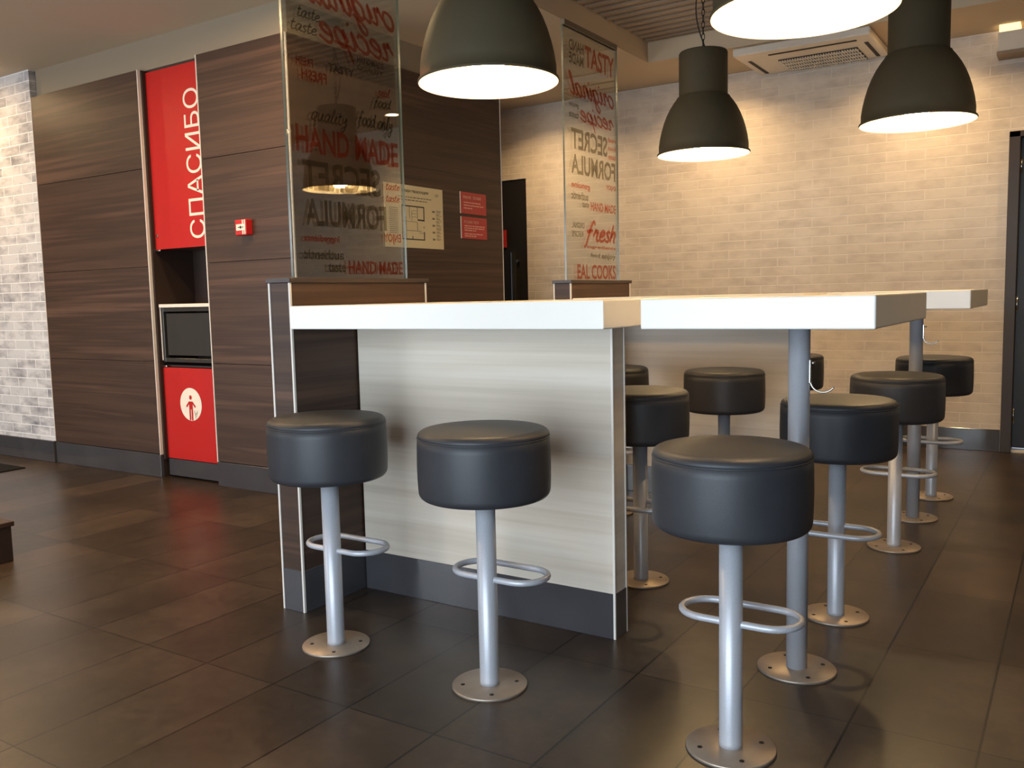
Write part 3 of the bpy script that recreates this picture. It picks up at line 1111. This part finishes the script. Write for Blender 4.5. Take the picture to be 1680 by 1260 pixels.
# ------------------------------------------------------------------ bar stools
def make_stool():
    s = thing('bar_stool', '', 'bar stool', (0, 0, 0), 'grey bar stools at the white tables')
    R = 0.191
    bm = bmesh.new()
    prof = [(0.0, h(0.500)), (R - 0.022, h(0.500))]
    for i in range(1, 7):
        a = math.pi / 2 * i / 6
        prof.append((R - 0.022 + 0.020 * math.sin(a), h(0.500) + 0.022 - 0.022 * math.cos(a)))
    prof += [(R - 0.0005, 0.62), (R, 0.66), (R - 0.001, 0.715), (R - 0.002, 0.7365), (R - 0.0055, 0.739), (R - 0.002, 0.7415)]
    for i in range(1, 8):
        a = math.pi / 2 * i / 7
        prof.append((R - 0.003 - 0.026 + 0.026 * math.cos(a), 0.744 + 0.018 * math.sin(a)))
    prof += [(R * 0.6, 0.7665), (R * 0.3, 0.7685), (0.0, 0.769)]
    add_lathe(bm, prof, 72)
    seat = obj('seat', bm, M['leather'], s)
    bm = bmesh.new()
    add_tube(bm, [((R - 0.0032) * math.cos(2 * math.pi * i / 72), (R - 0.0032) * math.sin(2 * math.pi * i / 72), 0.739) for i in range(72)], 0.0024, 8, True)
    obj('seam_piping', bm, M['leather'], seat)
    bm = bmesh.new()
    add_lathe(bm, [(0.029, 0.008), (0.0285, 0.02), (0.0285, h(0.502))], 40)
    obj('column', bm, M['steel'], s)
    base_plate(0.110, s)
    bm = bmesh.new()
    pts = []
    r, hx = 0.072, 0.078
    for i in range(13):
        a = -math.pi / 2 + math.pi * i / 12
        pts.append((hx + r * math.cos(a), r + r * math.sin(a), 0.322))
    for i in range(13):
        a = math.pi / 2 + math.pi * i / 12
        pts.append((-hx + r * math.cos(a), r + r * math.sin(a), 0.322))
    add_tube(bm, pts, 0.0093, 14, True)
    obj('foot_ring', bm, M['steel'], s)
    return s


def copy_tree(o, parent=None):
    n = o.copy()
    col.objects.link(n)
    if parent is not None:
        n.parent = parent
    for ch in list(o.children):
        copy_tree(ch, n)
    return n


stools = [
    (-1.804, 1.808, 1, 'grey bar stool closest to the dark divider, standing before the near pale panel'),
    (-1.261, 1.808, 1, 'grey bar stool in front of the middle of the near pale panel'),
    (-0.622, 1.813, 1, 'largest looking grey bar stool, nearest the camera, before the small table'),
    (-0.612, 2.749, -1, 'grey bar stool right behind the steel column of the near small table'),
    (-1.275, 2.773, -1, 'grey bar stool half hidden by the end edge of the near pale panel'),
    (-1.800, 3.612, 1, 'grey bar stool of which only a seat corner shows beside the near panel'),
    (-1.271, 3.614, 1, 'grey bar stool standing alone before the far pale panel'),
    (-0.591, 3.615, 1, 'grey bar stool in front of the steel column of the far small table'),
    (-1.265, 4.580, -1, 'grey bar stool whose seat shows behind the coat hook of the near column'),
    (-0.588, 4.584, -1, 'farthest grey bar stool, between the far small table and the brick wall'),
]
proto = make_stool()
for i, (x, y, d, lab) in enumerate(stools):
    o = proto if i == 0 else copy_tree(proto)
    o.location = (h(x), h(y), 0)
    o.rotation_euler = (0, 0, 0 if d > 0 else math.pi)
    o['label'] = lab


# ------------------------------------------------------------------ pendant lamps
def make_lamp(ceil_z):
    l = thing('pendant_lamp', '', 'pendant lamp', (0, 0, 0), 'dark dome pendant lamps')
    R = 0.24
    outer = [(R, 0.0), (R + 0.004, 0.004), (R + 0.002, 0.010), (R - 0.006, 0.014), (0.234, 0.050), (0.228, 0.090), (0.219, 0.130), (0.207, 0.170), (0.192, 0.208), (0.174, 0.243), (0.155, 0.272), (0.141, 0.290), (0.137, 0.298), (0.128, 0.302), (0.1265, 0.310), (0.1265, 0.420), (0.1265, 0.522), (0.122, 0.530), (0.0, 0.534)]
    inner = [(R, 0.0), (R - 0.009, 0.012), (0.230, 0.050), (0.224, 0.090), (0.215, 0.130), (0.203, 0.170), (0.188, 0.208), (0.170, 0.243), (0.151, 0.272), (0.135, 0.295), (0.05, 0.300), (0.0, 0.300)]
    bm = bmesh.new()
    add_lathe(bm, outer, 64, cap=False)
    sh = obj('shade', bm, M['shade'], l)
    bm = bmesh.new()
    add_lathe(bm, inner, 64, cap=False)
    obj('shade_lining', bm, M['shade_in'], sh)
    bm = bmesh.new()
    add_lathe(bm, [(0.0, 0.010), (0.03, 0.015), (0.052, 0.040), (0.058, 0.070), (0.048, 0.105), (0.028, 0.145), (0.02, 0.18), (0.0, 0.18)], 32, cap=False)
    obj('bulb', bm, M['bulb'], l)
    bm = bmesh.new()
    add_lathe(bm, [(0.022, 0.175), (0.024, 0.299)], 20)
    obj('socket', bm, M['shade_in'], l)
    # chain links
    bm = bmesh.new()
    z = 0.528
    k = 0
    while z < ceil_z - 0.05:
        pts = []
        for i in range(16):
            a = 2 * math.pi * i / 16
            u, w = 0.008 * math.cos(a), 0.019 * math.sin(a)
            pts.append((u, 0, z + 0.019 + w) if k % 2 == 0 else (0, u, z + 0.019 + w))
        add_tube(bm, pts, 0.0022, 6, True)
        z += 0.031
        k += 1
    obj('chain', bm, M['cord'], l)
    bm = bmesh.new()
    pts = [(0.02, 0, 0.53)]
    n = 24
    for i in range(1, n + 1):
        f = i / n
        pts.append((0.02 - 0.055 * math.sin(math.pi * min(1, f * 1.25)) - 0.012 * f, 0.008 * math.sin(f * 7), 0.53 + (ceil_z - 0.02 - 0.53) * f))
    add_tube(bm, pts, 0.0035, 8)
    obj('cord', bm, M['cord'], l)
    bm = bmesh.new()
    add_lathe(bm, [(0.05, ceil_z - 0.026), (0.055, ceil_z - 0.021), (0.055, ceil_z - 0.001)], 32)
    obj('ceiling_rose', bm, M['cord'], l)
    return l


ZL = h(1.648)
lamps = [
    (-1.545, 2.292, 'dark pendant lamp over the near long table, neck above the picture'),
    (-0.578, 2.185, 'dark pendant lamp at the top edge of the picture, over the near small table'),
    (-1.535, 4.075, 'dark pendant lamp hanging right beside the far printed glass screen'),
    (-0.580, 3.880, 'dark pendant lamp hanging rightmost, before the brick wall'),
]
lp = make_lamp(ZR - ZL)
for i, (x, y, lab) in enumerate(lamps):
    o = lp if i == 0 else copy_tree(lp)
    o.location = (h(x), h(y), ZL)
    o['label'] = lab

# unseen ceiling lights added for a warm back wall wash and room fill
def make_added_downlight(mat):
    d = thing('recessed_downlight', '', 'ceiling light', (0, 0, 0), 'recessed ceiling lights')
    bm = bmesh.new()
    add_lathe(bm, [(0.052, -0.001), (0.056, -0.007), (0.072, -0.006), (0.075, -0.001)], 40, cap=False)
    obj('rim', bm, M['ac'], d)
    bm = bmesh.new()
    add_lathe(bm, [(0.0, -0.004), (0.052, -0.004), (0.052, -0.001), (0.0, -0.001)], 40, cap=False)
    obj('lens', bm, M[mat], d)
    if mat == 'downlight_bright':
        ld = bpy.data.lights.new('downlight_beam', 'AREA')
        ld.shape = 'DISK'
        ld.size = 0.09
        ld.energy = ADDED_BEAM_POWER
        ld.color = (1.0, 0.68, 0.34)
        ld.spread = math.radians(140)
        lo = bpy.data.objects.new('downlight_beam', ld)
        col.objects.link(lo)
        lo.parent = d
        lo.location = (0, 0, -0.0075)
    return d


dl = make_added_downlight('downlight')
db = make_added_downlight('downlight_bright')
for i, (x, y, lab) in enumerate([
    (-6.25, 2.66, 'recessed ceiling light before the left brick wall'),
    (-5.10, 1.60, 'recessed ceiling light out in the room before the waste cabinet'),
    (-3.60, 2.10, 'recessed ceiling light before the fire alarm box'),
    (-2.90, 2.75, 'recessed ceiling light behind the near glass screen'),
    (-3.60, 0.70, 'recessed ceiling light near the front windows'),
    (-0.85, 5.62, 'recessed ceiling light hidden behind the rightmost pendant, near brick wall'),
    (-2.12, 5.60, 'recessed ceiling light hidden behind the pendant next to the far screen'),
    (-3.42, 5.50, 'recessed ceiling light near the left black door'),
    (0.45, 5.60, 'recessed ceiling light before the right dark door'),
    (0.80, 3.10, 'recessed ceiling light right of the picture'),
]):
    o = (dl if i == 0 else copy_tree(dl)) if i < 5 else (db if i == 5 else copy_tree(db))
    o.location = (h(x), h(y), ZC)
    o['label'] = lab

# ------------------------------------------------------------------ air conditioner, wall air curtain, mat, bench
ax0, ax1, ay0, ay1, az = h(-1.862), h(-1.068), h(5.44), h(6.015), h(2.42)
a_ = thing('ceiling_air_conditioner', 'white ceiling air conditioner with a central grille near the brick wall', 'air conditioner', ((ax0 + ax1) / 2, (ay0 + ay1) / 2, ZC))
aw, ad = (ax1 - ax0) / 2, (ay1 - ay0) / 2
bm = bmesh.new()
add_box(bm, (-aw, -ad, az - ZC + 0.012), (aw, ad, -0.0005), 0.012, 3)
obj('casing', bm, M['ac'], a_)
bm = bmesh.new()
gx0, gx1, gy0, gy1 = -aw + 0.235, aw - 0.13, -ad + 0.27, ad - 0.03
add_box(bm, (gx0, gy0, az - ZC + 0.006), (gx1, gy1, az - ZC + 0.0125), 0.002, 1)
gr = obj('grille', bm, M['ac_dark'], a_)
bm = bmesh.new()
for i in range(30):
    x = gx0 + 0.004 + (gx1 - gx0 - 0.008) * (i + 0.5) / 30
    add_box(bm, (x - 0.004, gy0 + 0.004, az - ZC + 0.001), (x + 0.004, gy1 - 0.004, az - ZC + 0.007))
for i in range(4):
    yy = gy0 + (gy1 - gy0) * (i + 0.5) / 4
    add_box(bm, (gx0, yy - 0.008, az - ZC), (gx1, yy + 0.008, az - ZC + 0.006))
obj('grille_bars', bm, M['ac'], gr)
for (u0, u1, v0, v1) in ((-aw + 0.22, aw - 0.10, -ad + 0.085, -ad + 0.110), (-aw + 0.05, -aw + 0.075, -ad + 0.18, ad - 0.05), (aw - 0.07, aw - 0.045, -ad + 0.18, ad - 0.05)):
    bm = bmesh.new()
    add_box(bm, (u0, v0, az - ZC + 0.0085), (u1, v1, az - ZC + 0.0125), 0.001, 1)
    obj('air_slot', bm, M['ac_dark'], a_)

wx0, wx1 = h(-0.466), 0.4
wb = thing('wall_air_curtain', 'white wall mounted box with a lit strip above the right dark door', 'air curtain', ((wx0 + wx1) / 2, YB, h(2.31)))
bm = bmesh.new()
hw_ = (wx1 - wx0) / 2
add_box(bm, (-hw_, -0.16, h(0.022)), (hw_, -0.0005, h(0.130)), 0.006, 2)
obj('casing', bm, M['ac'], wb)
box_obj('lower_ledge', (-hw_ - 0.004, -0.17, 0.0), (hw_ + 0.004, -0.0005, h(0.022)), M['slat'], wb, 0.003)
box_obj('lit_strip', (-hw_ + 0.006, -0.158, h(0.130)), (-hw_ + 0.125, -0.03, h(0.172)), M['lit_panel'], wb, 0.004)  # spill from a spot above, built as a glowing piece

bm = bmesh.new()
add_box(bm, (h(-7.6), h(2.62), 0.0), (h(-5.55), h(2.93), 0.008), 0.003, 1)
tag(obj('floor_mat', bm, M['mat']), 'dark floor mat along the white brick wall at the left edge', 'floor mat')

bn = thing('wooden_bench', 'corner of a low dark wooden bench at the left edge of the picture', 'bench', (h(-3.9), h(1.79), 0))
box_obj('bench_top', (-1.1, -0.30, 0.160), (h(0.36), 0.02, 0.182), M['dark_wood'], bn, 0.003)
box_obj('bench_base', (-1.1, -0.29, 0.0), (h(0.36) - 0.01, 0.01, 0.160), M['dark_inner'], bn, 0.003)
